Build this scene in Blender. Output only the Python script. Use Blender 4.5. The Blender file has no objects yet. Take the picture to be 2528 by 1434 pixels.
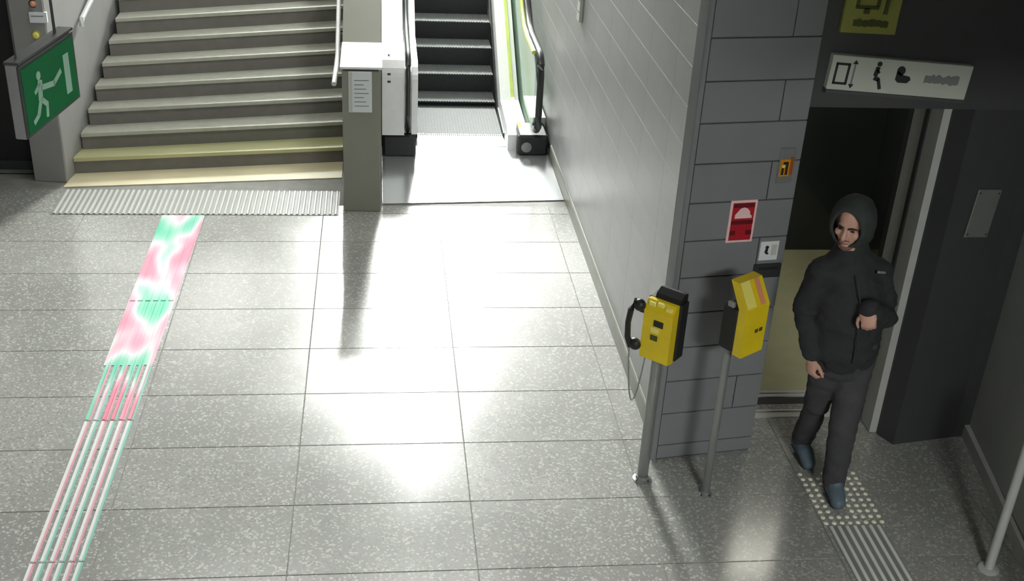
import bpy, bmesh, math, random
from mathutils import Vector, Matrix, noise
random.seed(7)
scene = bpy.context.scene
COL = scene.collection

# ------------------------------------------------------------------ camera
CAM_Z = 3.9654
cam_d = bpy.data.cameras.new('camera')
cam = bpy.data.objects.new('camera', cam_d)
COL.objects.link(cam)
cam_d.sensor_width = 36.0
cam_d.lens = 2854.9 / 2528 * 36.0
cam_d.clip_end = 200
right = Vector((0.99356278, -0.1016237, 0.05005621))
down = Vector((-0.00318576, -0.46676001, -0.88437828))
fwd = Vector((0.11323803, 0.87852588, -0.46407912))
m = Matrix.Identity(4)
for i in range(3):
    m[i][0] = right[i]; m[i][1] = -down[i]; m[i][2] = -fwd[i]
m[2][3] = CAM_Z
cam.matrix_world = m
scene.camera = cam

# ------------------------------------------------------------------ view + world
scene.view_settings.view_transform = 'Standard'
scene.view_settings.look = 'None'
scene.view_settings.exposure = 0.0
scene.view_settings.gamma = 1.0
scene.view_settings.use_curve_mapping = False
world = bpy.data.worlds.new('world'); scene.world = world
world.use_nodes = True
bg = world.node_tree.nodes['Background']
bg.inputs[0].default_value = (0.75, 0.8, 0.8, 1)
bg.inputs[1].default_value = 0.02

LIGHT = dict(shaft=6.0, concourse=360.0, stair=7.0, hall=1.0, near=92.0, cab=13.0, strip=34.0)

def area(name, loc, rot, sx, sy, power, color=(1, 0.98, 0.94)):
    d = bpy.data.lights.new(name, 'AREA'); d.shape = 'RECTANGLE'
    d.size = sx; d.size_y = sy; d.energy = power; d.color = color
    o = bpy.data.objects.new(name, d); COL.objects.link(o)
    o.location = loc; o.rotation_euler = rot
    return o

# ------------------------------------------------------------------ materials
def lin(c):
    return tuple((v / 12.92 if v <= 0.04045 else ((v + 0.055) / 1.055) ** 2.4) for v in c)

def rgb(r, g, b):
    return lin((r / 255, g / 255, b / 255))

def mat(name, col, rough=0.5, metal=0.0, var=0.0, scale=8.0, bump=0.0, bscale=60.0, spec=0.5,
        emit=None, estr=0.0, trans=0.0, coat=0.0, alpha=1.0):
    m = bpy.data.materials.new(name); m.use_nodes = True
    nt = m.node_tree; b = nt.nodes['Principled BSDF']
    b.inputs['Base Color'].default_value = (*col, 1)
    b.inputs['Roughness'].default_value = rough
    b.inputs['Metallic'].default_value = metal
    b.inputs['Specular IOR Level'].default_value = spec
    b.inputs['Transmission Weight'].default_value = trans
    b.inputs['Coat Weight'].default_value = coat
    b.inputs['Alpha'].default_value = alpha
    if emit:
        b.inputs['Emission Color'].default_value = (*emit, 1)
        b.inputs['Emission Strength'].default_value = estr
    if var or bump:
        tc = nt.nodes.new('ShaderNodeTexCoord')
    if var:
        n = nt.nodes.new('ShaderNodeTexNoise'); n.inputs['Scale'].default_value = scale
        n.inputs['Detail'].default_value = 5
        nt.links.new(tc.outputs['Object'], n.inputs['Vector'])
        r = nt.nodes.new('ShaderNodeValToRGB')
        r.color_ramp.elements[0].position = 0.3; r.color_ramp.elements[1].position = 0.7
        r.color_ramp.elements[0].color = (*[c * (1 - var) for c in col], 1)
        r.color_ramp.elements[1].color = (*[min(1, c * (1 + var)) for c in col], 1)
        nt.links.new(n.outputs['Fac'], r.inputs['Fac'])
        nt.links.new(r.outputs['Color'], b.inputs['Base Color'])
    if bump:
        n2 = nt.nodes.new('ShaderNodeTexNoise'); n2.inputs['Scale'].default_value = bscale
        nt.links.new(tc.outputs['Object'], n2.inputs['Vector'])
        bp = nt.nodes.new('ShaderNodeBump'); bp.inputs['Strength'].default_value = bump
        bp.inputs['Distance'].default_value = 0.01
        nt.links.new(n2.outputs['Fac'], bp.inputs['Height'])
        nt.links.new(bp.outputs['Normal'], b.inputs['Normal'])
    return m

def terrazzo(name, base, dark, light, rough):
    m = bpy.data.materials.new(name); m.use_nodes = True
    nt = m.node_tree; b = nt.nodes['Principled BSDF']; N = nt.nodes.new; L = nt.links.new
    g = N('ShaderNodeNewGeometry')
    big = N('ShaderNodeTexNoise'); big.inputs['Scale'].default_value = 1.1; big.inputs['Detail'].default_value = 4
    L(g.outputs['Position'], big.inputs['Vector'])
    br = N('ShaderNodeValToRGB')
    br.color_ramp.elements[0].position = 0.35; br.color_ramp.elements[1].position = 0.68
    br.color_ramp.elements[0].color = (*[c * 0.86 for c in base], 1)
    br.color_ramp.elements[1].color = (*[c * 1.08 for c in base], 1)
    L(big.outputs['Fac'], br.inputs['Fac'])
    oi = N('ShaderNodeObjectInfo')
    mr = N('ShaderNodeMapRange'); mr.inputs['To Min'].default_value = 0.93; mr.inputs['To Max'].default_value = 1.06
    L(oi.outputs['Random'], mr.inputs['Value'])
    mul = N('ShaderNodeVectorMath'); mul.operation = 'SCALE'
    L(br.outputs['Color'], mul.inputs[0]); L(mr.outputs['Result'], mul.inputs['Scale'])
    v = N('ShaderNodeTexVoronoi'); v.inputs['Scale'].default_value = 85
    L(g.outputs['Position'], v.inputs['Vector'])
    sx = N('ShaderNodeSeparateColor'); L(v.outputs['Color'], sx.inputs['Color'])
    def mask(lo, hi, out):
        r = N('ShaderNodeMapRange'); r.inputs['From Min'].default_value = lo; r.inputs['From Max'].default_value = hi
        L(sx.outputs[out], r.inputs['Value']); return r.outputs['Result']
    m1 = N('ShaderNodeMix'); m1.data_type = 'RGBA'
    L(mask(0.72, 0.9, 'Red'), m1.inputs['Factor']); L(mul.outputs['Vector'], m1.inputs['A'])
    m1.inputs['B'].default_value = (*light, 1)
    m2 = N('ShaderNodeMix'); m2.data_type = 'RGBA'
    L(mask(0.78, 0.95, 'Green'), m2.inputs['Factor']); L(m1.outputs['Result'], m2.inputs['A'])
    m2.inputs['B'].default_value = (*dark, 1)
    L(m2.outputs['Result'], b.inputs['Base Color'])
    rn = N('ShaderNodeMapRange'); rn.inputs['To Min'].default_value = rough - 0.05; rn.inputs['To Max'].default_value = rough + 0.07
    L(big.outputs['Fac'], rn.inputs['Value']); L(rn.outputs['Result'], b.inputs['Roughness'])
    bp = N('ShaderNodeBump'); bp.inputs['Strength'].default_value = 0.02; bp.inputs['Distance'].default_value = 0.004
    L(sx.outputs['Blue'], bp.inputs['Height']); L(bp.outputs['Normal'], b.inputs['Normal'])
    b.inputs['Specular IOR Level'].default_value = 0.7
    return m

def tinted_bars(name):
    m = bpy.data.materials.new(name); m.use_nodes = True
    nt = m.node_tree; b = nt.nodes['Principled BSDF']; N = nt.nodes.new; L = nt.links.new
    g = N('ShaderNodeNewGeometry')
    mp = N('ShaderNodeMapping'); mp.inputs['Scale'].default_value = (2.6, 0.95, 1); mp.inputs['Location'].default_value = (0.3, 0.25, 0)
    L(g.outputs['Position'], mp.inputs['Vector'])
    n = N('ShaderNodeTexNoise'); n.inputs['Scale'].default_value = 1.6; n.inputs['Detail'].default_value = 1
    L(mp.outputs['Vector'], n.inputs['Vector'])
    r = N('ShaderNodeValToRGB'); cr = r.color_ramp
    cr.elements[0].position = 0.33; cr.elements[0].color = (*rgb(92, 204, 166), 1)
    cr.elements[1].position = 0.66; cr.elements[1].color = (*rgb(238, 140, 164), 1)
    for p, c in ((0.42, rgb(150, 214, 190)), (0.50, rgb(226, 226, 228)), (0.58, rgb(240, 176, 194))):
        e = cr.elements.new(p); e.color = (*c, 1)
    L(n.outputs['Fac'], r.inputs['Fac']); L(r.outputs['Color'], b.inputs['Base Color'])
    b.inputs['Roughness'].default_value = 0.25
    b.inputs['Specular IOR Level'].default_value = 0.8
    return m

M = {}
M['floor'] = terrazzo('terrazzo_floor', rgb(156, 156, 152), rgb(143, 143, 139), rgb(186, 186, 177), 0.19)
M['grout'] = mat('floor_grout', rgb(132, 132, 127), 0.8, var=0.15)
M['wall'] = mat('pale_wall_tile', rgb(150, 150, 149), 0.42, var=0.05, scale=3, bump=0.04, bscale=30)
M['wall_joint'] = mat('wall_joint', rgb(126, 126, 124), 0.8)
M['pillar'] = mat('grey_pillar_tile', rgb(128, 129, 133), 0.42, var=0.04, scale=4)
M['pillar_joint'] = mat('pillar_joint', rgb(84, 85, 87), 0.8)
M['dark_wall'] = mat('dark_grey_cladding', rgb(66, 67, 68), 0.55, var=0.06, scale=3)
M['side_wall'] = mat('lobby_wall_paint', rgb(178, 180, 178), 0.5, var=0.06, scale=2)
M['skirting'] = mat('skirting_stone', rgb(132, 134, 122), 0.45, var=0.06)
M['ceiling'] = mat('ceiling_board', rgb(150, 150, 150), 0.8)
M['stair_wall'] = mat('stair_wall_plaster', rgb(150, 150, 148), 0.6, var=0.05, scale=3)
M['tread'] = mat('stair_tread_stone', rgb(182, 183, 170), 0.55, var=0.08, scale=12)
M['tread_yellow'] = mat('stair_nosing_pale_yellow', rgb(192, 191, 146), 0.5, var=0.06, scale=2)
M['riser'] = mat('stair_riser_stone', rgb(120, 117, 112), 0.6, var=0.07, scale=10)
M['band'] = mat('floor_band_cream', rgb(228, 218, 182), 0.5, var=0.08, scale=2)
M['steel'] = mat('brushed_steel', rgb(205, 207, 206), 0.33, metal=0.9, var=0.05, scale=30)
M['white_steel'] = mat('bright_satin_steel', rgb(240, 241, 240), 0.34, metal=0.15, var=0.02, scale=20)
M['step'] = mat('escalator_step_metal', rgb(104, 107, 106), 0.6, spec=0.08, var=0.06, scale=25)
M['step_riser'] = mat('escalator_riser_metal', rgb(72, 74, 76), 0.6, spec=0.1, var=0.06, scale=25)
M['rubber'] = mat('black_rubber', rgb(34, 36, 37), 0.3, spec=0.9, var=0.1)
M['black'] = mat('black_plastic', rgb(30, 31, 32), 0.5, var=0.1)
M['box_grey'] = mat('grey_painted_panel', rgb(142, 142, 130), 0.5, var=0.03, scale=4)
M['glass'] = mat('green_tinted_glass', rgb(150, 205, 165), 0.06, spec=0.6, alpha=0.28)
M['plate_steel'] = mat('polished_floor_plate_steel', rgb(236, 238, 240), 0.2, metal=0.75, var=0.02, scale=6)
M['pale_metal'] = mat('pale_painted_metal', rgb(196, 197, 194), 0.4, var=0.05)
M['lime'] = mat('lime_rail_edge', rgb(206, 222, 110), 0.35, var=0.1)
M['bars'] = tinted_bars('pale_tactile_bars')
M['bar_white'] = mat('white_tactile_bar', rgb(226, 227, 226), 0.35, var=0.04)
M['edge_pink'] = mat('pink_tactile_edge', rgb(214, 150, 164), 0.4, var=0.08)
M['edge_teal'] = mat('teal_tactile_edge', rgb(126, 190, 172), 0.4, var=0.08)
M['bar_base'] = mat('tactile_base_grey', rgb(128, 132, 128), 0.45, var=0.08, scale=6)
M['stud'] = mat('steel_tactile_stud', rgb(250, 248, 226), 0.4, var=0.05)
M['lobby_bar'] = mat('steel_lobby_bar', rgb(226, 226, 222), 0.4, var=0.06)
M['ridge'] = mat('warning_ridge_pale', rgb(190, 190, 182), 0.4, var=0.07, scale=5)
M['yellow'] = mat('yellow_enamel', rgb(232, 204, 30), 0.35, var=0.05, scale=9)
M['yellow_light'] = mat('pale_yellow_enamel', rgb(246, 232, 120), 0.35)
M['pink'] = mat('pink_print', rgb(226, 150, 120), 0.4)
M['green'] = mat('exit_sign_green', rgb(20, 128, 72), 0.7, spec=0.15, var=0.06, scale=5)
M['mint'] = mat('exit_pictogram_mint', rgb(176, 222, 198), 0.4)
M['sign_grey'] = mat('sign_housing_grey', rgb(150, 150, 150), 0.5, var=0.05)
M['sign_dark'] = mat('sign_edge_dark', rgb(74, 76, 76), 0.5, var=0.05)
M['sign_white'] = mat('sign_enamel_white', rgb(196, 200, 190), 0.4)
M['sign_ink'] = mat('sign_ink_dark', rgb(34, 36, 38), 0.5)
M['sign_ink_soft'] = mat('sign_ink_faded', rgb(128, 130, 130), 0.5)
M['sign_yellow_shaded'] = mat('sign_enamel_yellow_shaded', rgb(150, 151, 72), 0.45, var=0.04)  # yellow darkened to olive: shade over the lift is put into the colour
M['sign_ink_olive'] = mat('sign_ink_olive', rgb(74, 78, 22), 0.5)
M['red'] = mat('fire_sign_red', rgb(178, 28, 44), 0.4, var=0.06, scale=20)
M['red_dark'] = mat('fire_sign_dark_red', rgb(104, 16, 26), 0.4)
M['sign_pink'] = mat('fire_sign_border', rgb(246, 208, 206), 0.4)
M['paper'] = mat('white_sticker', rgb(226, 230, 232), 0.5)
M['amber'] = mat('amber_button', rgb(210, 140, 20), 0.4, var=0.1)
M['rust'] = mat('rust_button', rgb(160, 84, 28), 0.4)
M['dark_metal'] = mat('dark_metal', rgb(66, 68, 70), 0.4, metal=0.4, var=0.05)
M['mid_metal'] = mat('mid_grey_metal', rgb(150, 152, 150), 0.4, metal=0.5, var=0.05)
M['cab_glass'] = mat('dark_lift_glass', rgb(46, 50, 50), 0.14, spec=0.6, var=0.1, scale=2)
M['cab_floor'] = mat('lift_floor_vinyl', rgb(176, 174, 138), 0.5, var=0.06, scale=6)
M['cab_wall'] = mat('lift_wall_steel', rgb(120, 122, 118), 0.4, metal=0.3, var=0.05)
M['lamp'] = mat('lamp_diffuser_shaft', rgb(255, 250, 240), 0.5, emit=(0.98, 1.0, 0.965), estr=LIGHT['shaft'])
M['lamp2'] = mat('lamp_diffuser_concourse', rgb(255, 250, 240), 0.5, emit=(0.98, 1.0, 0.965), estr=LIGHT['concourse'])
M['lamp3'] = mat('lamp_diffuser_stairs', rgb(255, 250, 240), 0.5, emit=(0.98, 1.0, 0.965), estr=LIGHT['stair'])
M['lamp4'] = mat('lamp_diffuser_hall', rgb(255, 250, 240), 0.5, emit=(0.98, 1.0, 0.965), estr=LIGHT['hall'])
M['lamp7'] = mat('lamp_diffuser_strip', rgb(255, 250, 240), 0.5, emit=(0.98, 1.0, 0.965), estr=LIGHT['strip'])
M['lamp6'] = mat('lamp_diffuser_near', rgb(255, 250, 240), 0.5, emit=(0.98, 1.0, 0.965), estr=LIGHT['near'])
M['lamp5'] = mat('lamp_diffuser_lift', rgb(255, 250, 230), 0.5, emit=(1, 0.97, 0.84), estr=LIGHT['cab'])
M['skin'] = mat('skin', rgb(206, 160, 142), 0.5, var=0.06, scale=20)
M['lips'] = mat('lips', rgb(150, 92, 88), 0.5)
M['beard'] = mat('stubble', rgb(120, 92, 84), 0.8, var=0.2, scale=60)
M['hair'] = mat('dark_hair', rgb(38, 32, 30), 0.7)
M['eye'] = mat('eye', rgb(52, 42, 40), 0.3)
M['jacket'] = mat('black_jacket_fabric', rgb(44, 46, 48), 0.85, var=0.14, scale=14, bump=0.2, bscale=120)
M['hood'] = mat('dark_hood_fabric', rgb(52, 58, 56), 0.85, var=0.14, scale=14, bump=0.2, bscale=120)
M['trousers'] = mat('dark_trouser_fabric', rgb(66, 66, 68), 0.85, var=0.12, scale=14, bump=0.2, bscale=150)
M['shoe'] = mat('blue_grey_shoe', rgb(92, 108, 120), 0.6, var=0.12, scale=30)
M['sole'] = mat('dark_shoe_sole', rgb(50, 54, 56), 0.7)

# ------------------------------------------------------------------ mesh helpers
class MB:
    def __init__(s): s.v = []; s.f = []; s.mi = []; s.cur = 0
    def add(s, vs, fs):
        b = len(s.v); s.v += [tuple(v) for v in vs]; s.f += [tuple(b + i for i in f) for f in fs]; s.mi += [s.cur] * len(fs)
    def box(s, x0, x1, y0, y1, z0, z1):
        s.add([(x0, y0, z0), (x1, y0, z0), (x1, y1, z0), (x0, y1, z0), (x0, y0, z1), (x1, y0, z1), (x1, y1, z1), (x0, y1, z1)],
              [(0, 3, 2, 1), (4, 5, 6, 7), (0, 1, 5, 4), (1, 2, 6, 5), (2, 3, 7, 6), (3, 0, 4, 7)])
    def bbox(s, x0, x1, y0, y1, z0, z1, b=0.004):          # box with chamfered edges
        bm = bmesh.new()
        vs = [bm.verts.new(p) for p in ((x0, y0, z0), (x1, y0, z0), (x1, y1, z0), (x0, y1, z0), (x0, y0, z1), (x1, y0, z1), (x1, y1, z1), (x0, y1, z1))]
        for f in ((0, 3, 2, 1), (4, 5, 6, 7), (0, 1, 5, 4), (1, 2, 6, 5), (2, 3, 7, 6), (3, 0, 4, 7)): bm.faces.new([vs[i] for i in f])
        bmesh.ops.bevel(bm, geom=bm.edges[:], offset=b, segments=1, affect='EDGES')
        bm.verts.index_update()
        s.add([v.co for v in bm.verts], [[v.index for v in f.verts] for f in bm.faces]); bm.free()
    def prism_xz(s, pts, y0, y1):                           # pts (x,z) counter-clockwise seen from -y
        n = len(pts)
        s.add([(x, y0, z) for x, z in pts] + [(x, y1, z) for x, z in pts],
              [tuple(range(n)), tuple(range(2 * n - 1, n - 1, -1))] + [((i + 1) % n, i, n + i, n + (i + 1) % n) for i in range(n)])
    def prism_yz(s, pts, x0, x1):
        n = len(pts)
        s.add([(x0, y, z) for y, z in pts] + [(x1, y, z) for y, z in pts],
              [tuple(range(n - 1, -1, -1)), tuple(range(n, 2 * n))] + [(i, (i + 1) % n, n + (i + 1) % n, n + i) for i in range(n)])
    def prism_xy(s, pts, z0, z1):
        n = len(pts)
        s.add([(x, y, z0) for x, y in pts] + [(x, y, z1) for x, y in pts],
              [tuple(range(n - 1, -1, -1)), tuple(range(n, 2 * n))] + [(i, (i + 1) % n, n + (i + 1) % n, n + i) for i in range(n)])
    def tube(s, path, r, n=12, sx=1.0, up=None, cap=True):
        path = [Vector(p) for p in path]; k = len(path)
        rs = r if isinstance(r, (list, tuple)) else [r] * k
        rings = []; ref = Vector(up) if up else None
        for i in range(k):
            t = (path[min(i + 1, k - 1)] - path[max(i - 1, 0)]).normalized()
            a = ref if ref else (Vector((0, 0, 1)) if abs(t.z) < 0.9 else Vector((1, 0, 0)))
            u = t.cross(a).normalized(); w = u.cross(t).normalized()
            rings.append([path[i] + (u * math.cos(q) * sx + w * math.sin(q)) * rs[i] for q in [2 * math.pi * j / n for j in range(n)]])
        vs = [p for rg in rings for p in rg]; fs = []
        for i in range(k - 1):
            for j in range(n):
                a, b = i * n + j, i * n + (j + 1) % n
                fs.append((a, a + n, b + n, b))
        if cap:
            fs.append(tuple(range(n))); fs.append(tuple(reversed(range((k - 1) * n, k * n))))
        s.add(vs, fs)
    def lathe(s, prof, c=(0, 0, 0), n=16):
        vs = []; fs = []
        for r, z in prof:
            vs += [(c[0] + r * math.cos(2 * math.pi * j / n), c[1] + r * math.sin(2 * math.pi * j / n), c[2] + z) for j in range(n)]
        for i in range(len(prof) - 1):
            for j in range(n):
                a, b = i * n + j, i * n + (j + 1) % n
                fs.append((a, b, b + n, a + n))
        fs.append(tuple(reversed(range(n)))); fs.append(tuple(range((len(prof) - 1) * n, len(prof) * n)))
        s.add(vs, fs)
    def ellipsoid(s, c, r, rot=None, nu=16, nv=10):
        c = Vector(c); vs = []; fs = []
        for i in range(nv + 1):
            th = math.pi * i / nv
            for j in range(nu):
                ph = 2 * math.pi * j / nu
                p = Vector((r[0] * math.sin(th) * math.cos(ph), r[1] * math.sin(th) * math.sin(ph), r[2] * math.cos(th)))
                vs.append(c + (rot @ p if rot else p))
        for i in range(nv):
            for j in range(nu):
                a, b = i * nu + j, i * nu + (j + 1) % nu
                fs.append((a, a + nu, b + nu, b))
        s.add(vs, fs)
    def capsule(s, pts, rs, n=14, sx=1.0, up=None):         # chain of tapered tubes with round ends
        pts = [Vector(p) for p in pts]
        P = [pts[0]]; Rr = [rs[0]]
        for i in range(1, len(pts)):
            for t in (0.25, 0.5, 0.75, 1.0):
                P.append(pts[i - 1].lerp(pts[i], t)); Rr.append(rs[i - 1] + (rs[i] - rs[i - 1]) * t)
        d0 = (P[0] - P[1]).normalized(); d1 = (P[-1] - P[-2]).normalized()
        pre = [(P[0] + d0 * Rr[0] * math.sin(a), max(1e-4, Rr[0] * math.cos(a))) for a in (math.pi / 2 * 0.98, math.pi / 3, math.pi / 6)]
        post = [(P[-1] + d1 * Rr[-1] * math.sin(a), max(1e-4, Rr[-1] * math.cos(a))) for a in (math.pi / 6, math.pi / 3, math.pi / 2 * 0.98)]
        P = [p for p, _ in pre] + P + [p for p, _ in post]; Rr = [r for _, r in pre] + Rr + [r for _, r in post]
        s.tube(P, Rr, n=n, sx=sx, up=up)
    def build(s, name, mats, parent=None, smooth=False, loc=None, rot=None):
        me = bpy.data.meshes.new(name); me.from_pydata(s.v, [], s.f)
        mats = mats if isinstance(mats, (list, tuple)) else [mats]
        for m_ in mats: me.materials.append(m_)
        for p, k in zip(me.polygons, s.mi): p.material_index = k; p.use_smooth = smooth
        bm = bmesh.new(); bm.from_mesh(me); bmesh.ops.recalc_face_normals(bm, faces=bm.faces[:]); bm.to_mesh(me); bm.free()
        me.update()
        if smooth: me.set_sharp_from_angle(angle=math.radians(40))
        o = bpy.data.objects.new(name, me); COL.objects.link(o)
        if parent: o.parent = parent
        if loc: o.location = loc
        if rot: o.rotation_euler = rot
        return o

def tag(o, label=None, cat=None, group=None, kind=None):
    if label: o['label'] = label
    if cat: o['category'] = cat
    if group: o['group'] = group
    if kind: o['kind'] = kind
    return o

def empty(name, loc=(0, 0, 0), rz=0.0, ry=0.0):
    o = bpy.data.objects.new(name, None); COL.objects.link(o); o.empty_display_size = 0.1
    o.location = loc; o.rotation_euler = (0, ry, rz); return o

def box(name, mt, x0, x1, y0, y1, z0, z1, parent=None, bev=0.0):
    b = MB()
    (b.bbox(x0, x1, y0, y1, z0, z1, bev) if bev else b.box(x0, x1, y0, y1, z0, z1))
    return b.build(name, mt, parent)

def twin(o, parent, loc):                                   # a copy of one piece sharing its mesh
    c = o.copy(); COL.objects.link(c); c.parent = parent; c.location = loc; return c

def rrect(x0, x1, z0, z1, r, n=4):
    out = []
    for cx, cz, a0 in ((x1 - r, z0 + r, -90), (x1 - r, z1 - r, 0), (x0 + r, z1 - r, 90), (x0 + r, z0 + r, 180)):
        for i in range(n + 1):
            a = math.radians(a0 + 90 * i / n); out.append((cx + r * math.cos(a), cz + r * math.sin(a)))
    return out

def disc(cx, cz, r, n=14, ry=None):
    ry = ry or r
    return [(cx + r * math.cos(2 * math.pi * i / n), cz + ry * math.sin(2 * math.pi * i / n)) for i in range(n)]

def bar(x0, z0, x1, z1, w):
    d = Vector((x1 - x0, z1 - z0)).normalized() * w / 2; nx, nz = -d.y, d.x
    return [(x0 - nx, z0 - nz), (x1 - nx, z1 - nz), (x1 + nx, z1 + nz), (x0 + nx, z0 + nz)]

# ================================================================== THE SETTING
# floor: slab + every terrazzo tile in view
XR = 1.61                                                   # long right wall
ROW0, ROWD = 8.8917, 0.55
JX0, JXD = -0.4655, 0.9515
floor = MB(); floor.box(-6.2, 4.6, -3.0, 9.72, -0.25, -0.004); floor.box(-0.33, 1.7, 9.7, 10.8, -0.25, -0.004); floor.box(-6.2, -2.4, 9.7, 12, -0.25, -0.004)
floor = tag(floor.build('floor', M['grout']), 'pale terrazzo floor of large tiles in front of the stairs', kind='structure')
def poly_tile(x0, x1, y0, y1, z1=0.0):
    g = 0.0024
    b = MB(); b.bbox(x0 + g, x1 - g, y0 + g, y1 - g, -0.02, z1, 0.0015); return b
full = poly_tile(0, JXD, 0, ROWD).build('floor_tile', M['floor'], floor)
first = True
for i in range(1, 10):
    y0 = ROW0 - i * ROWD
    for k in range(-5, 5):
        x0 = JX0 + k * JXD; x1 = x0 + JXD
        if y0 > 5.2 and x1 > XR:
            if x0 < XR - 0.05: poly_tile(x0, XR, y0, y0 + ROWD).build('floor_tile', M['floor'], floor)
            continue
        if x0 > 3.6: continue
        if first: full.location = (x0, y0, 0); first = False
        else: twin(full, floor, (x0, y0, 0))
# lobby row between the pillar line and the lift sill
for x0, x1 in ((2.165, JX0 + 3 * JXD), (JX0 + 3 * JXD, 3.05)):
    poly_tile(x0, x1, ROW0 - 6 * ROWD, 5.80).build('floor_tile', M['floor'], floor)
    poly_tile(x0, x1, 5.885, 5.955).build('floor_tile', M['floor'], floor)
for k in range(-5, 3):
    x0 = JX0 + k * JXD; x1 = min(x0 + JXD, XR)
    poly_tile(x0, x1, ROW0, 9.36 if x0 < -0.5 else (9.05 if k >= 0 else 9.36)).build('floor_tile', M['floor'], floor)

# long right wall with its courses of pale tiles
wr = MB(); wr.box(XR + 0.02, XR + 0.25, 5.43, 30, 0, 10)
wr = tag(wr.build('wall_right', M['wall_joint']), 'long pale tiled wall running back beside the escalator', kind='structure')
TH, TL = 0.2155, 0.62
wt = MB(); g = 0.0007; wt.bbox(-0.0, 0.018, g, TL - g, g, TH - g, 0.0006)
wt = wt.build('wall_tile', M['wall'], wr)
first = True
for r in range(13):
    for c in range(15):
        loc = (XR + 0.002, 5.43 + c * TL, 0.10 + r * TH)
        if first: wt.location = loc; first = False
        else: twin(wt, wr, loc)
tr = MB(); tr.prism_xz([(XR - 0.012, 0), (XR + 0.01, 0), (XR + 0.01, 0.13), (XR - 0.004, 0.13), (XR - 0.012, 0.12)], 5.44, 10.2)
tag(tr.build('baseboard_right', M['skirting']), 'greenish grey skirting along the foot of the long wall', kind='structure')

# pillar in front of the wall end: core, tile courses, corner profile, base tiles
PL, PR = Vector((1.567, 5.374)), Vector((2.18, 5.458))
ang = math.atan2(PR.y - PL.y, PR.x - PL.x); PW = (PR - PL).length
pil = empty('pillar', (PL.x, PL.y, 0), ang); tag(pil, 'grey tiled pillar standing behind the two yellow phone posts', kind='structure')
box('core', M['pillar_joint'], 0.022, PW - 0.003, 0.012, 0.14, 0, 4.4, pil)
def course(name, z0, z1, xs):
    for a, b_ in zip(xs[:-1], xs[1:]):
        box(name, M['pillar'], a + 0.0025, b_ - 0.0025, 0.0, 0.02, z0 + 0.0035, z1 - 0.0035, pil, 0.002)
zs = [0.012, 0.103] + [0.103 + i * 0.2178 for i in range(1, 20)]
for i in range(len(zs) - 1):
    if i == 0: xs = [0.026, PW]
    elif i % 2: xs = [0.026, PW]
    else: xs = [0.026, PW - 0.16, PW]
    course('tile', zs[i], zs[i + 1], xs)
cp = MB(); cp.prism_xy([(0.0, 0.02), (0.004, 0.006), (0.012, 0.0), (0.024, 0.0), (0.024, 0.12), (0.0, 0.12)], 0, 4.4)
cp.build('corner_profile', M['pillar'], pil)

# wall over the lift door (same plane as the pillar), deep header
hd = MB(); hd.box(2.18, 4.6, 5.47, 5.9, 2.13, 4.4)
tag(hd.build('wall_over_lift', M['dark_wall']), 'dark grey wall over the lift entrance carrying the signs', kind='structure')
# column to the right of the lift
co = MB(); co.prism_xy([(3.085, 5.49), (3.50, 5.56), (4.6, 5.6), (4.6, 6.1), (3.03, 6.1), (3.03, 5.60)], 0, 2.13)
tag(co.build('wall_beside_lift', M['dark_wall']), 'dark grey wall end right of the lift entrance', kind='structure')
# right lobby wall
rw = MB(); rw.prism_xy([(3.60, 5.62), (3.30, 4.0), (3.0, 2.4), (2.7, 0.8), (4.6, 0.8), (4.6, 5.62)], 0, 4.4)
tag(rw.build('wall_lobby', M['side_wall']), 'grey side wall of the lift lobby', kind='structure')
rb = MB(); rb.prism_xy([(3.565, 5.60), (3.283, 4.08), (3.302, 4.08), (3.602, 5.60)], 0, 0.085)
tag(rb.build('baseboard_lobby', M['pale_metal']), 'pale metal skirting along the lobby side wall', kind='structure')
# rest of the shell
sh = MB(); sh.box(-6.4, -6.2, -3, 12, 0, 4.4); tag(sh.build('wall_left', M['stair_wall']), 'plain wall on the far left of the hall', kind='structure')
sh = MB(); sh.box(-6.4, 4.8, -3.2, -3.0, 0, 4.4); tag(sh.build('wall_back', M['stair_wall']), 'plain wall behind the camera', kind='structure')
sh = MB(); sh.box(4.6, 4.8, -3, 6.1, 0, 4.4); tag(sh.build('wall_lobby_end', M['side_wall']), 'plain wall closing the lift lobby', kind='structure')
# hall ceiling, rising over the stairs
ce = MB()
ce.prism_yz([(-3.0, 4.4), (13.0, 4.4), (17.5, 6.4), (30.0, 6.4), (30.0, 6.6), (17.4, 6.6), (12.9, 4.6), (-3.0, 4.6)], -6.4, 4.8)
tag(ce.build('ceiling', M['ceiling']), 'grey ceiling of the hall rising over the stairs', kind='structure')
sf = MB(); sf.box(2.05, 4.6, 2.15, 5.47, 3.26, 4.4)  # unseen block, added to throw shade on the wall over the lift
tag(sf.build('shade_block', M['dark_wall']), 'unseen dark block added over the lift lobby to shade the sign wall', kind='structure')
ld = MB(); ld.box(-2.4, XR, 16.62, 29.8, 2.3, 2.66)
tag(ld.build('floor_top', M['floor']), 'floor of the level above the stairs', kind='structure')
sh = MB(); sh.box(-2.9, XR + 0.2, 29.8, 30, 0, 6.8); tag(sh.build('wall_top', M['stair_wall']), 'end wall of the level above the stairs', kind='structure')

# wall left of the stairs: dark end face, pale inner face
lw = MB()
lw.prism_xy([(-2.93, 9.55), (-2.665, 9.515), (-2.655, 9.53), (-2.40, 11.6), (-2.40, 30), (-2.93, 30)], 0, 8)
tag(lw.build('wall_stairs_left', M['stair_wall']), 'pale wall along the left side of the stairs', kind='structure')
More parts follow.
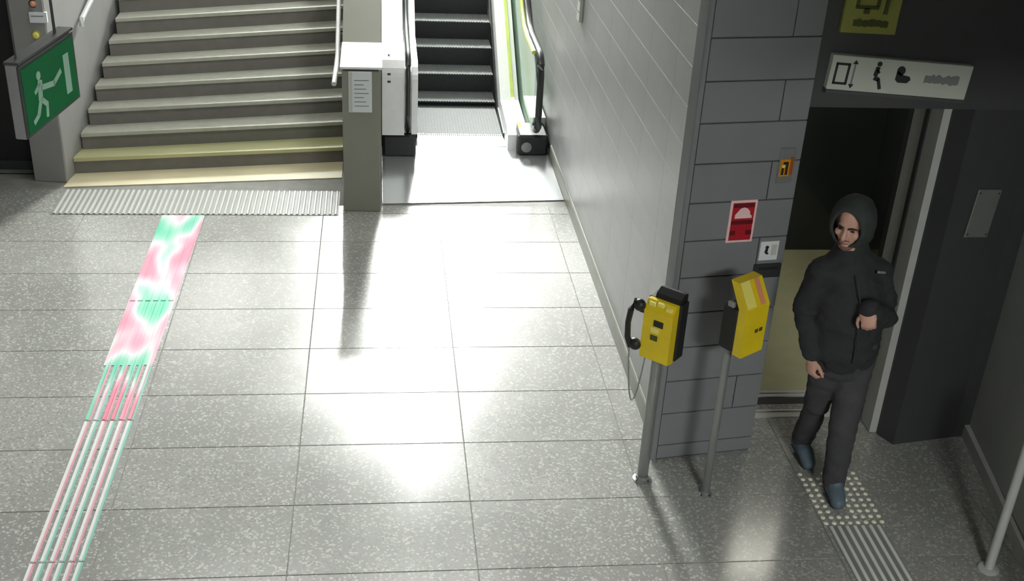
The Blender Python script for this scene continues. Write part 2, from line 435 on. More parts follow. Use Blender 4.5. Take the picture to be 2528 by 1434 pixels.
# dark service door left of it
dr = empty('door_1', (-4.4, 9.78, 0)); tag(dr, 'dark service door beyond the left end of the stairs', kind='structure')
box('frame', M['dark_metal'], 0, 1.47, 0.02, 0.2, 0.0, 0.08, dr)
box('leaf', M['black'], 0.0, 1.47, 0.05, 0.1, 0.08, 2.4, dr)
box('frame', M['dark_metal'], 0, 1.47, 0.0, 0.2, 2.4, 2.5, dr)
sh = MB(); sh.box(-6.2, -4.4, 9.78, 10.0, 0, 4.4); sh.box(-4.4, -2.93, 9.78, 10.0, 2.5, 4.4)
tag(sh.build('wall_left_end', M['dark_wall']), 'dark wall around the service door', kind='structure')

# ================================================================== STAIRCASE
st = empty('staircase', (0, 0, 0)); tag(st, 'wide grey stairs with pale treads and dark risers', 'stairs')
def YL(n): return 9.705 + 0.203 * n
def YR(n): return 10.045 + 0.262 * n
def XLf(n): return -2.63 + 0.035 * min(n, 6)
H = 0.15
NST = 18
for n in range(1, NST + 1):
    yl, yr, xl = YL(n - 1), YR(n - 1), XLf(n - 1)
    yl2, yr2 = YL(n) + 0.02, YR(n) + 0.02
    if n == NST: yl2, yr2 = 16.6, 16.6
    xr = -0.335
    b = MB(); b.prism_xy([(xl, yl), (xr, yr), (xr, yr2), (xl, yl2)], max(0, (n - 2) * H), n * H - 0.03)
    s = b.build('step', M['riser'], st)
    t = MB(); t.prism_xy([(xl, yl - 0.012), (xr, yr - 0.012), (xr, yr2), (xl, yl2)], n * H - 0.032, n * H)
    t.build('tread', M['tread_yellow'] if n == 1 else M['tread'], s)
bd = MB(); bd.prism_xy([(-2.665, 9.405), (-0.335, 9.66), (-0.335, 10.05), (-2.64, 9.71)], -0.02, 0.004)
tag(bd.build('trim_1', M['band']), 'cream floor band at the foot of the stairs', kind='structure')

# ridged warning strip before the stairs
ws = empty('warning_strip', (0, 0, 0)); tag(ws, 'ridged pale warning strip across the floor before the stairs', 'tactile paving')
bb = MB(); bb.box(-2.64, -0.34, 8.845, 9.345, 0, 0.003); bb.build('base', M['bar_base'], ws)
rg = MB(); rg.prism_xz([(-0.011, 0.003), (0.011, 0.003), (0.007, 0.011), (-0.007, 0.011)], 8.85, 9.34)
rg = rg.build('ridge', M['ridge'], ws); rg.location = (-2.61, 0, 0)
for i in range(1, 51): twin(rg, ws, (-2.61 + i * 0.0449, 0, 0))

# pale guide strip on the left
gs = empty('guide_strip', (0, 0, 0)); tag(gs, 'long pale guide strip of raised bars leading to the stairs, left of the hall', 'tactile paving')
def gx(y, e): return (-1.741 + (-1.741 + 1.741) * 0) + (0.275 if e else 0) + (y - 4.5) * (-0.004 if not e else 0.010) - 0.0
bs = MB(); bs.prism_xy([(gx(6.5, 0), 6.5), (gx(6.5, 1), 6.5), (gx(8.83, 1), 8.83), (gx(8.83, 0), 8.83)], 0, 0.003)
bs.build('base_plate', M['bars'], gs)
NB = 6
for i in range(NB):
    for y0, y1, w in ((3.4, 4.63, 0.40), (4.64, 5.87, 0.42), (5.88, 7.35, 0.5), (7.36, 8.83, 0.8)):
        p = []
        for y, in ((y0,), (y1,)):
            a, c = gx(y, 0), gx(y, 1); pw = (c - a) / NB; cx = a + (i + 0.5) * pw
            p.append((cx - pw * w / 2, cx + pw * w / 2, y))
        b = MB()
        (a0, a1, ya), (c0, c1, yc) = p
        b.add([(a0, ya, 0), (a1, ya, 0), (c1, yc, 0), (c0, yc, 0), (a0 + .004, ya + .004, .007), (a1 - .004, ya + .004, .007), (c1 - .004, yc - .004, .007), (c0 + .004, yc - .004, .007)],
              [(0, 3, 2, 1), (4, 5, 6, 7), (0, 1, 5, 4), (1, 2, 6, 5), (2, 3, 7, 6), (3, 0, 4, 7)])
        b.build('bar', M['bars'] if ya > 5.8 else M['bar_white'], gs)
        if ya < 6.5:
            e = MB(); yq = min(yc, 6.5); f_ = (yq - ya) / (yc - ya); q1 = a1 + (c1 - a1) * f_; pw0 = (gx(ya, 1) - gx(ya, 0)) / NB; pw1 = (gx(yq, 1) - gx(yq, 0)) / NB
            e.prism_xy([(a1 + .001, ya), (a1 + pw0 * 0.24, ya), (q1 + pw1 * 0.24, yq), (q1 + .001, yq)], 0, 0.004)
            e.build('edge_strip', M['edge_teal'] if i % 2 else M['edge_pink'], gs)

# studs and bars in the lift lobby
sd = empty('stud_field', (0, 0, 0)); tag(sd, 'field of round steel studs on the floor before the lift', 'tactile paving')
s0 = MB(); s0.lathe([(0.0135, 0.0), (0.0125, 0.004), (0.007, 0.007)], n=10)
s0 = s0.build('stud', M['stud'], sd, smooth=True); first = True
for i in range(8):
    for j in range(10):
        x = 2.412 + i * 0.0455; y = 4.775 + j * 0.049
        if 2.465 < x < 2.585 and 4.84 < y < 5.10: continue       # under the shoe
        if 2.42 < x < 2.54 and y > 5.20: continue
        if first: s0.location = (x, y, 0); first = False
        else: twin(s0, sd, (x, y, 0))
gb = empty('lobby_guide_strip', (0, 0, 0)); tag(gb, 'short strip of parallel steel bars on the lobby floor leading on from the studs', 'tactile paving')
b0 = MB(); b0.prism_xz([(-0.011, 0), (0.011, 0), (0.008, 0.006), (-0.008, 0.006)], 3.4, 4.745)
bq = MB(); bq.box(2.412, 2.716, 3.4, 4.745, 0, 0.0025); bq.build('base', M['bar_base'], gb)
b0 = b0.build('bar', M['lobby_bar'], gb); b0.location = (2.43, 0, 0)
for i in range(1, 7): twin(b0, gb, (2.43 + i * 0.0445, 0, 0))

# ================================================================== ESCALATOR
es = empty('escalator', (0, 0, 0)); tag(es, 'escalator going up between the stairs and the long wall', 'escalator')
fp = MB(); fp.prism_xy([(0.02, 9.085), (XR - 0.015, 9.185), (XR - 0.015, 10.46), (0.02, 10.46)], 0, 0.006); fp.build('floor_plate', M['plate_steel'], es)
cb = MB(); cb.box(0.36, 1.215, 10.465, 10.74, 0, 0.010)
for i in range(42): cb.box(0.366 + i * 0.0201, 0.376 + i * 0.0201, 10.74, 10.80, 0.004, 0.010)
cb.build('comb_plate', M['steel'], es)
def nose(k): return 11.65 + 0.31 * k
belt = MB(); belt.box(0.368, 1.205, 10.79, 11.64, -0.03, 0.004)
for i in range(28): belt.box(0.372 + i * 0.0298, 0.386 + i * 0.0298, 10.81, 11.64, 0.004, 0.008)
belt.build('flat_step', M['step'], es)
es_steps = 14
for k in range(es_steps):
    y0 = nose(k); z = 0.05 + 0.2 * k
    b = MB(); b.cur = 1; b.prism_yz([(y0 - 0.0, z - 0.002), (y0 + 0.05, max(z - 0.2, 0.0)), (y0 + 0.33, max(z - 0.2, 0.0)), (y0 + 0.33, z - 0.002)], 0.368, 1.205)
    b.cur = 0; b.box(0.368, 1.205, y0, y0 + 0.33, z - 0.002, z + 0.006)
    for i in range(28): b.box(0.372 + i * 0.0298, 0.386 + i * 0.0298, y0, y0 + 0.33, z + 0.006, z + 0.011)
    b.build('step', [M['step'], M['step_riser']], es)

SL = 0.2 / 0.31
def prof(top, low, y_front, y_end=15.7, r=0.16, base_z=0.22):
    # closed (y,z) outline of a balustrade panel: rounded front, flat, then rising at the slope
    p = [(y_front, base_z), (y_front, top - r)]
    for i in range(1, 6):
        a = math.pi / 2 * i / 6; p.append((y_front + r - r * math.cos(a), top - r + r * math.sin(a)))
    p += [(y_front + r, top), (11.2, top), (y_end, top + SL * (y_end - 11.35)), (y_end + 0.9, top + SL * (y_end - 11.35) + 0.1), (y_end + 0.9, low + SL * (y_end - 11.35)), (y_end, low + SL * (y_end - 11.35)), (11.6, low), (y_front + 0.3, base_z)]
    return p
def rail_path(x, top, y_front, bot=0.24, y_end=15.7):
    r = 0.22; p = [(x, y_front + 0.10, bot - 0.0), (x, y_front + 0.01, bot + 0.06), (x, y_front, bot + 0.18), (x, y_front, top - r)]
    for i in range(1, 7):
        a = math.pi / 2 * i / 7; p.append((x, y_front + r - r * math.cos(a), top - r + r * math.sin(a)))
    p += [(x, y_front + r, top), (x, 11.0, top), (x, 11.25, top + 0.03), (x, 11.5, top + 0.15), (x, y_end, top + 0.15 + SL * (y_end - 11.5)), (x, y_end + 0.9, top + 0.2 + SL * (y_end - 11.5))]
    return p
# left balustrade
lb = MB(); lb.prism_yz(prof(0.93, 0.0, 10.17), 0.022, 0.225)
lb = lb.build('left_balustrade', M['white_steel'], es)
b = MB(); b.prism_yz(prof(0.86, 0.0, 10.20), 0.292, 0.348); b.build('inner_deck', M['white_steel'], lb)
b = MB(); b.prism_yz(prof(0.80, 0.0, 10.24), 0.225, 0.292); b.build('rail_channel', M['white_steel'], lb)
b = MB(); b.tube(rail_path(0.257, 0.955, 10.15), 0.024, n=10, sx=1.1); b.build('handrail', M['rubber'], lb, smooth=True)
b = MB(); b.bbox(0.03, 0.335, 10.18, 10.62, 0.0, 0.215, 0.02); b.build('rail_entry', M['black'], lb)
b = MB(); b.prism_yz([(10.70, 0.0), (11.35, 0.0), (15.7, SL * 4.35), (15.7, SL * 4.35 + 0.2), (11.35, 0.2), (10.70, 0.12)], 0.348, 0.366); b.build('skirt', M['black'], lb)
for k, (yy, zz) in enumerate(((10.02 + 0.30, 0.932), (10.17, 0.80), (10.17, 0.73))):
    b = MB()
    if k == 0: b.lathe([(0.012, 0), (0.012, 0.006), (0.006, 0.009)], (0.085, yy, zz), 10)
    else: b.box(0.07, 0.10, yy - 0.004, yy, zz - 0.009, zz + 0.009)
    b.build('screw', M['dark_metal'], lb)
# right balustrade: inclined inner deck, tinted glass, handrail round a dark newel
rb_ = MB()
rb_.prism_yz([(10.38, 0.0), (10.38, 0.16), (10.55, 0.20), (11.2, 0.23), (15.7, 0.23 + SL * 4.45), (15.7, SL * 4.10), (11.5, 0.0)], 1.216, 1.40)
rb_ = rb_.build('right_balustrade', M['white_steel'], es)
b = MB(); b.prism_yz([(10.70, 0.0), (11.35, 0.0), (15.7, SL * 4.35), (15.7, SL * 4.35 + 0.14), (11.35, 0.10), (10.70, 0.06)], 1.206, 1.216); b.build('skirt', M['black'], rb_)
b = MB(); b.prism_yz([(10.40, 0.165), (10.56, 0.215), (11.2, 0.245), (15.7, 0.245 + SL * 4.45), (15.7, 0.262 + SL * 4.45), (11.2, 0.262), (10.56, 0.232), (10.40, 0.182)], 1.322, 1.352); b.build('deck_joint_strip', M['lime'], rb_)
gl = [(10.36, 0.2), (10.26, 0.35), (10.25, 0.72)]
for i in range(1, 6):
    a = math.pi / 2 * i / 6; gl.append((10.25 + 0.2 - 0.2 * math.cos(a), 0.72 + 0.2 * math.sin(a)))
gl += [(10.45, 0.92), (11.2, 0.93), (15.7, 0.93 + SL * 4.30), (15.7, 0.2 + SL * 4.30), (11.3, 0.2)]
b = MB(); b.prism_yz(gl, 1.425, 1.437); b.build('glass_panel', M['glass'], rb_)
b = MB(); b.tube(rail_path(1.47, 0.965, 10.2), 0.032, n=10, sx=1.15); b.build('handrail', M['rubber'], rb_, smooth=True)
pth = [(1.425, y, z - 0.012) for _, y, z in rail_path(1.47, 0.965, 10.2)][10:]
b = MB(); b.tube(pth, 0.022, n=8); b.build('rail_edge', M['lime'], rb_, smooth=True)
b = MB(); b.bbox(1.30, 1.585, 10.24, 10.62, 0.0, 0.205, 0.02); b.build('rail_entry', M['black'], rb_)
b = MB(); b.lathe([(0.05, 0.0), (0.05, 0.012), (0.03, 0.02)], (0, 0, 0), 14); b.build('entry_cap', M['mid_metal'], rb_, smooth=True, loc=(1.38, 10.242, 0.09), rot=(math.pi / 2, 0, 0))
b = MB(); b.prism_yz([(10.6, 0.0), (10.6, 0.26), (11.2, 0.28), (15.7, 0.28 + SL * 4.40), (15.7, 0)], 1.445, XR - 0.012); b.build('outer_deck', M['white_steel'], rb_)

# grey end post between stairs and escalator, with the rising dividing wall behind it
dv = MB(); dv.prism_yz([(9.60, 0), (9.60, 1.02), (9.70, 1.06), (11.6, 2.16), (14.5, 3.3), (16.6, 3.5), (16.6, 0)], -0.315, 0.015)
tag(dv.build('wall_divider', M['box_grey']), 'grey dividing wall rising between stairs and escalator', kind='structure')
bp = empty('end_post', (-0.296, 8.93, 0)); tag(bp, 'grey rectangular end post with bright steel top before the escalator', 'post')
box('body', M['box_grey'], 0, 0.30, 0, 0.66, 0, 1.205, bp, 0.006)
box('top_plate', M['white_steel'], -0.015, 0.318, -0.012, 0.685, 1.222, 1.243, bp, 0.004)
box('shadow_gap', M['sign_dark'], 0.012, 0.288, 0.012, 0.65, 1.205, 1.222, bp)
nt_ = empty('notice', (-0.245, 8.926, 0.87)); tag(nt_, 'pale notice plate on the front of the grey end post', 'sign')
box('plate', M['paper'], 0, 0.185, -0.008, 0.002, 0, 0.335, nt_, 0.002)
box('edge_strip', M['sign_white'], 0.004, 0.03, -0.011, -0.008, 0.004, 0.331, nt_)
for q in range(7): box('text_line', M['sign_ink_soft'], 0.045, 0.16 - 0.02 * (q % 3), -0.0095, -0.008, 0.05 + q * 0.035, 0.056 + q * 0.035, nt_)

# stair handrails
hr = empty('handrail', (0, 0, 0)); tag(hr, 'white tubular handrail on the right side of the stairs', 'handrail')
pts = [(-0.375, 9.30, 0.965), (-0.362, 9.52, 1.02), (-0.358, 9.85, 1.06), (-0.352, 10.2, 0.96 + 0.02)]
pts = [(-0.372, 9.28, 0.985), (-0.366, 9.42, 1.02), (-0.362, 9.62, 1.03), (-0.36, 9.9, 1.05), (-0.358, 12.0, 1.05 + 0.56 * 2.1), (-0.358, 14.5, 1.05 + 0.56 * 4.6)]
b = MB(); b.tube(pts, 0.021, n=12); b.build('rail', M['white_steel'], hr, smooth=True)
for y in (10.2, 11.6, 13.0, 14.4):
    z = 1.05 + 0.56 * (y - 9.9)
    b = MB(); b.tube([(-0.358, y, z - 0.015), (-0.345, y, z - 0.06), (-0.312, y, z - 0.07)], 0.009, n=8); b.build('bracket', M['mid_metal'], hr, smooth=True)
hl = empty('handrail', (0, 0, 0)); tag(hl, 'white tubular handrail on the left wall of the stairs', 'handrail')
b = MB(); b.tube([(-2.545, 10.18, 1.17), (-2.54, 10.2, 1.235), (-2.50, 10.45, 1.345), (-2.33, 12.0, 2.2), (-2.33, 14.5, 3.6)], 0.022, n=12); b.build('rail', M['white_steel'], hl, smooth=True)
for y, x in ((10.6, -2.485), (12.1, -2.33), (13.6, -2.33)):
    z = 1.345 + 0.556 * (y - 10.45)
    b = MB(); b.tube([(x, y, z - 0.01), (x - 0.02, y, z - 0.06), (x - 0.075, y, z - 0.07)], 0.009, n=8); b.build('bracket', M['mid_metal'], hl, smooth=True)

# ================================================================== LIFT
lf = empty('lift', (0, 0, 0)); tag(lf, 'open lift with pale floor and dark glass back behind the person', 'lift')
b = MB(); b.box(2.19, 3.9, 6.10, 8.25, -0.03, 0.002); b.build('cab_floor', M['cab_floor'], lf)
b = MB(); b.box(2.19, 3.9, 8.20, 8.25, 0.002, 2.3); b.build('back_glass', M['cab_glass'], lf)
b = MB(); b.box(2.14, 2.19, 6.10, 8.25, 0.002, 2.3); b.build('side_wall', M['cab_wall'], lf)
b = MB(); b.box(3.9, 3.95, 6.10, 8.25, 0.002, 2.3); b.build('side_wall', M['cab_glass'], lf)
b = MB(); b.box(2.14, 3.95, 6.10, 8.25, 2.3, 2.35); b.build('cab_ceiling', M['cab_wall'], lf)
b = MB(); b.box(2.7, 3.3, 6.9, 7.3, 2.285, 2.298); b.build('cab_lamp', M['lamp5'], lf)
b = MB(); b.box(2.16, 3.05, 6.03, 6.06, -0.03, 0.006); b.box(2.16, 3.05, 6.075, 6.10, -0.03, 0.006); b.build('cab_sill', M['pale_metal'], lf)
b = MB(); b.box(2.16, 3.05, 5.80, 5.85, -0.03, 0.005); b.box(2.16, 3.05, 5.87, 5.885, -0.03, 0.004); b.build('landing_sill', M['pale_metal'], lf)
b = MB(); b.box(2.16, 3.05, 5.956, 6.029, -0.03, -0.001); b.build('sill_gap', M['black'], lf)
fr = MB(); fr.box(2.985, 3.03, 5.62, 5.95, 0.004, 2.12); fr = fr.build('door_jamb', M['pale_metal'], lf)
b = MB(); b.box(2.975, 2.985, 5.76, 5.80, 0.004, 2.12); b.build('jamb_lip', M['dark_metal'], fr)
b = MB(); b.box(2.19, 2.985, 5.90, 5.95, 2.06, 2.12); b.build('door_head', M['dark_metal'], lf)

# ================================================================== SIGNS AND FITTINGS
def sign_empty(name, loc, label, cat='sign', rz=0.0, ry=0.0): return tag(empty(name, loc, rz, ry), label, cat)
def smudge(x0, x1, z, h):                                   # worn print too faded to read: an uneven soft-edged band
    n = 16; rr = random.Random(int(x0 * 1000) + 3)
    top = [(x0 + (x1 - x0) * k / n, z + h * (0.72 + 0.28 * rr.random())) for k in range(n + 1)]
    low = [(x0 + (x1 - x0) * k / n, z + h * 0.2 * rr.random()) for k in range(n + 1)]
    return low + top[::-1]
# lift direction sign: pictograms in a row on a white board
sg = sign_empty('lift_sign', (2.232, 5.47, 2.24), 'long white pictogram board over the lift entrance', ry=math.radians(3.6))
box('board', M['sign_white'], 0, 0.745, -0.045, 0.0, 0, 0.178, sg, 0.003)
box('lower_edge', M['sign_dark'], 0.0, 0.745, -0.047, 0.0, -0.016, -0.001, sg)
def flat(parent, name, mt, polys, y0, y1):
    b = MB()
    for p in polys: b.prism_xz(p, y0, y1)
    return b.build(name, mt, parent)
f0, f1 = -0.0475, -0.0445
flat(sg, 'lift_pictogram', M['sign_ink'], [bar(0.028, 0.036, 0.028, 0.135, 0.012), bar(0.092, 0.036, 0.092, 0.135, 0.012), bar(0.022, 0.036, 0.098, 0.036, 0.012), bar(0.022, 0.135, 0.098, 0.135, 0.012)], f0, f1)
flat(sg, 'arrow_pictogram', M['sign_ink_soft'], [bar(0.122, 0.035, 0.122, 0.145, 0.008)], f0, f1)
flat(sg, 'arrow_head', M['sign_ink'], [[(0.108, 0.140), (0.136, 0.140), (0.122, 0.160)], [(0.108, 0.036), (0.122, 0.014), (0.136, 0.036)]], f0, f1)
flat(sg, 'seated_pictogram', M['sign_ink'], [disc(0.247, 0.150, 0.013), bar(0.244, 0.135, 0.238, 0.088, 0.022), bar(0.234, 0.078, 0.262, 0.070, 0.022), bar(0.258, 0.074, 0.278, 0.022, 0.016), bar(0.240, 0.120, 0.258, 0.105, 0.010)], f0, f1)
flat(sg, 'pram_pictogram', M['sign_ink'], [disc(0.368, 0.125, 0.022, ry=0.024), [(0.347, 0.125), (0.347, 0.078), (0.362, 0.064), (0.412, 0.064), (0.428, 0.082), (0.420, 0.098), (0.385, 0.104)]], f0, f1)
flat(sg, 'faded_lettering', M['sign_ink_soft'], [smudge(0.50, 0.685, 0.068, 0.055)], f0, f1)
# yellow sign above it
ys = sign_empty('yellow_sign', (2.258, 5.47, 2.525), 'square yellow sign with shade in its colour above the pictogram board', ry=math.radians(1.5))
box('board', M['sign_yellow_shaded'], 0, 0.285, -0.03, 0.0, 0, 0.30, ys, 0.003)
flat(ys, 'screen_pictogram', M['sign_ink_olive'], [bar(0.060, 0.135, 0.060, 0.27, 0.018), bar(0.165, 0.135, 0.165, 0.27, 0.018), bar(0.052, 0.130, 0.172, 0.130, 0.018), bar(0.052, 0.27, 0.172, 0.27, 0.018), bar(0.112, 0.128, 0.112, 0.098, 0.030)], -0.033, -0.0295)
flat(ys, 'stroke_pictogram', M['sign_ink_olive'], [bar(0.208, 0.10, 0.214, 0.27, 0.020)], -0.033, -0.0295)
flat(ys, 'faded_lettering', M['sign_ink_olive'], [smudge(0.055, 0.235, 0.032, 0.042)], -0.033, -0.0295)
# fittings on the pillar face, in its own frame
def on_pillar(name, x, z, label, cat):
    o = empty(name, (PL.x + x * math.cos(ang), PL.y + x * math.sin(ang), z), ang); return tag(o, label, cat)
fa = on_pillar('fire_sign', 0.258, 1.392, 'red fire alarm sign with pale border on the grey pillar', 'sign')
box('border', M['sign_pink'], 0, 0.152, -0.006, 0.0, 0, 0.243, fa, 0.0015)
box('field', M['red'], 0.014, 0.138, -0.0085, -0.006, 0.014, 0.229, fa)
flat(fa, 'alarm_pictogram', M['sign_pink'], [[(0.030, 0.142), (0.126, 0.142), (0.126, 0.155), (0.116, 0.162), (0.112, 0.182), (0.096, 0.198), (0.076, 0.205), (0.056, 0.196), (0.044, 0.180), (0.030, 0.162)]], -0.011, -0.0083)
for q in (bar(0.014, 0.118, 0.138, 0.118, 0.022), bar(0.018, 0.214, 0.134, 0.214, 0.022), bar(0.014, 0.058, 0.045, 0.058, 0.026), bar(0.105, 0.058, 0.138, 0.058, 0.026)): flat(fa, 'dark_band', M['red_dark'], [q], -0.0105, -0.0083)
stk = on_pillar('sticker', 0.468, 1.272, 'small white pictogram sticker on the pillar above the dark slot', 'sticker')
box('sheet', M['paper'], 0, 0.108, -0.004, 0.0, 0, 0.112, stk, 0.001)
flat(stk, 'pictogram', M['sign_ink'], [disc(0.040, 0.078, 0.010), bar(0.040, 0.068, 0.036, 0.045, 0.016), bar(0.034, 0.045, 0.052, 0.040, 0.010)], -0.006, -0.0038)
flat(stk, 'print_panel', M['sign_white'], [bar(0.082, 0.03, 0.082, 0.092, 0.03)], -0.006, -0.0038)
slt = on_pillar('wall_slot', 0.447, 1.172, 'dark metal slot on the pillar below the white sticker', 'panel')
box('plate', M['dark_metal'], 0, 0.157, -0.02, 0.0, 0, 0.08, slt, 0.003)
box('slot', M['black'], 0.02, 0.137, -0.0215, -0.0195, 0.05, 0.065, slt)
bt = on_pillar('call_button', 0.498, 1.752, 'small amber and rust call button plate high on the pillar', 'button')
box('plate', M['mid_metal'], -0.004, 0.08, -0.008, 0.0, -0.03, 0.165, bt, 0.002)
box('amber_field', M['amber'], 0.002, 0.058, -0.013, -0.008, 0.01, 0.105, bt, 0.002)
box('rust_field', M['rust'], 0.058, 0.076, -0.012, -0.008, 0.02, 0.115, bt)
flat(bt, 'mark', M['sign_ink'], [bar(0.018, 0.02, 0.018, 0.058, 0.013), bar(0.040, 0.02, 0.040, 0.085, 0.013), bar(0.018, 0.085, 0.046, 0.085, 0.014)], -0.0155, -0.0125)
flat(bt, 'highlight', M['yellow_light'], [disc(0.020, 0.068, 0.009)], -0.0165, -0.0125)
# panel on the wall right of the lift
ca = math.atan2(0.07, 0.415)
ap = empty('access_panel', (3.205, 5.508, 1.383), ca, math.radians(4)); tag(ap, 'plain grey plate on the dark wall right of the lift', 'panel')
box('plate', M['mid_metal'], 0, 0.15, -0.012, 0.0, 0, 0.285, ap, 0.003)
for zz in (0.02, 0.265): 
    for xx in (0.015, 0.135): box('screw', M['dark_metal'], xx - 0.004, xx + 0.004, -0.0145, -0.0115, zz - 0.004, zz + 0.004, ap)
# thin blade sign on the long wall
bl = tag(empty('blade_sign', (XR - 0.0, 9.05, 1.60)), 'narrow white plate sign fixed high on the long wall', 'sign')
box('plate', M['sign_white'], -0.03, 0.0, 0, 0.12, 0, 0.34, bl, 0.003)
for q in range(3): box('groove', M['sign_ink_soft'], -0.0315, -0.029, 0.02, 0.10, 0.07 + q * 0.09, 0.085 + q * 0.09, bl)
# fixtures on the wall end left of the stairs
po = tag(empty('notice', (-2.775, 9.52, 1.375)), 'small pale notice on the wall end left of the stairs', 'sign')
box('sheet', M['paper'], 0, 0.135, -0.008, 0.02, 0, 0.085, po, 0.001)
box('text_line', M['sign_ink_soft'], 0.012, 0.11, -0.0095, -0.0078, 0.05, 0.058, po)
yl_ = tag(empty('alarm_button', (-2.742, 9.52, 1.275)), 'round yellow alarm button below the small notice', 'button')
b = MB(); b.lathe([(0.036, 0.0), (0.036, 0.012), (0.030, 0.018)], n=16); b.build('ring', M['sign_yellow_shaded'], yl_, rot=(math.pi / 2, 0, 0), loc=(0, 0.01, 0))
b = MB(); b.lathe([(0.026, 0.0), (0.026, 0.012), (0.014, 0.022)], n=16); b.build('button', M['yellow_light'], yl_, rot=(math.pi / 2, 0, 0), loc=(0, -0.006, 0))
pk = tag(empty('round_fitting', (-2.735, 9.52, 1.525)), 'small pink round fitting above the notice left of the stairs', 'fitting')
b = MB(); b.lathe([(0.034, 0.0), (0.034, 0.01)], n=14); b.build('socket', M['dark_metal'], pk, rot=(math.pi / 2, 0, 0), loc=(0, 0.012, 0))
b = MB(); b.lathe([(0.024, 0.0), (0.022, 0.014), (0.010, 0.026)], n=14); b.build('lens', M['pink'], pk, smooth=True, rot=(math.pi / 2, 0, 0), loc=(0, 0.002, 0))

# exit sign hanging from the ceiling, seen from its end
A0, A1 = Vector((-1.322, 4.30)), Vector((-1.245, 4.80))
EL = (A1 - A0).length
ex = empty('exit_sign', (A0.x, A0.y, 2.348), math.atan2(A1.y - A0.y, A1.x - A0.x)); tag(ex, 'green running man exit sign box hanging on a rod from the ceiling', 'sign')
# local x along the box, local -y faces the hall (+X side)
box('housing', M['sign_grey'], 0, EL, 0.004, 0.05, -0.004, 0.285, ex, 0.004)
box('frame', M['sign_dark'], -0.002, EL + 0.004, -0.004, 0.006, 0, 0.28, ex, 0.002)
box('face', M['green'], 0.010, EL - 0.012, -0.0065, -0.0035, 0.012, 0.266, ex)
box('top_cap', M['sign_dark'], 0.0, EL + 0.004, -0.006, 0.052, 0.285, 0.295, ex)
flat(ex, 'door_pictogram', M['mint'], [bar(0.405, 0.055, 0.405, 0.215, 0.05)], -0.009, -0.0063)
flat(ex, 'running_figure', M['mint'], [disc(0.142, 0.205, 0.017), bar(0.150, 0.185, 0.135, 0.110, 0.034), bar(0.150, 0.155, 0.275, 0.135, 0.022), bar(0.265, 0.135, 0.345, 0.165, 0.020),
      bar(0.150, 0.175, 0.095, 0.150, 0.016), bar(0.138, 0.115, 0.190, 0.075, 0.022), bar(0.186, 0.080, 0.176, 0.030, 0.018), bar(0.135, 0.110, 0.100, 0.060, 0.022), bar(0.102, 0.062, 0.055, 0.045, 0.018)], -0.009, -0.0063)
for xx in (0.42, 0.06):
    b = MB(); b.tube([(xx, 0.03, 0.29), (xx, 0.03, 2.052)], 0.006 if xx > 0.2 else 0.004, n=8); b.build('rod', M['sign_dark'], ex, smooth=True)

# ================================================================== PHONE POSTS
def phone_post(name, base, rz, pole_r, pole_h, off, label, z_body, bw, bh, bd, front):
    t = empty(name, (base[0], base[1], 0)); tag(t, label, 'phone', 'yellow help phones on posts')
    b = MB(); b.lathe([(pole_r * 0.9, 0.0), (pole_r, 0.004), (pole_r, pole_h)], n=16); b.build('pole', M['mid_metal'], t, smooth=True)
    fr_ = pole_r * 1.75; b = MB(); b.lathe([(fr_, 0.0), (fr_, 0.006), (pole_r * 1.25, 0.012), (pole_r * 1.2, 0.03)], n=18); fl = b.build('base_flange', M['mid_metal'], t, smooth=True)
    for k in range(4):
        a = k * math.pi / 2 + 0.6
        b = MB(); b.lathe([(0.005, 0), (0.005, 0.008)], (fr_ * 0.84 * math.cos(a), fr_ * 0.84 * math.sin(a), 0.006), 6); b.build('bolt', M['dark_metal'], fl)
    hd_ = empty('head', (off[0], off[1], z_body), rz); hd_.parent = t
    return t, hd_
# left phone with handset
t, h = phone_post('help_phone', (1.477, 5.207), math.radians(-42), 0.031, 0.86, (-0.004, -0.035), 'yellow help phone with black handset on a steel post beside the long wall', 0.835, 0.2, 0.34, 0.1, True)
bb = MB(); bb.bbox(-0.098, 0.098, 0.0, 0.085, 0.0, 0.335, 0.006); bb = bb.build('back_box', M['black'], h)
top = MB(); top.prism_yz([(0.0, 0.335), (0.085, 0.335), (0.085, 0.372), (0.05, 0.382), (0.01, 0.36)], -0.06, 0.085); top.build('hood', M['black'], bb)
fc = MB()
fc.prism_yz([(-0.062, 0.0), (0.0, -0.012), (0.0, 0.335), (-0.028, 0.335), (-0.062, 0.285)], -0.085, 0.085)
fc = fc.build('front_cover', M['yellow'], h)
for zz, xx in ((0.318, -0.05), (0.326, 0.0), (0.312, 0.05)): box('light_key', M['yellow_light'], xx - 0.02, xx + 0.02, -0.052, -0.03, zz - 0.012, zz + 0.01, fc, 0.003)
box('grille', M['sign_ink'], -0.02, 0.035, -0.066, -0.060, 0.205, 0.24, fc)
box('grille', M['yellow_light'], -0.035, 0.015, -0.066, -0.060, 0.165, 0.195, fc)
box('mark', M['sign_ink_olive'], -0.03, 0.01, -0.066, -0.061, 0.12, 0.15, fc)
hs = MB(); hs.tube([(-0.125, -0.075, 0.325), (-0.150, -0.085, 0.27), (-0.158, -0.088, 0.19), (-0.154, -0.085, 0.10), (-0.135, -0.075, 0.045)], [0.018, 0.017, 0.016, 0.017, 0.018], n=10)
hs.ellipsoid((-0.112, -0.066, 0.298), (0.034, 0.03, 0.034)); hs.ellipsoid((-0.116, -0.066, 0.062), (0.036, 0.03, 0.034))
hs = hs.build('handset', M['black'], h, smooth=True)
box('cradle', M['black'], -0.118, -0.082, -0.055, -0.01, 0.25, 0.29, h, 0.003)
cd = MB(); pth = []
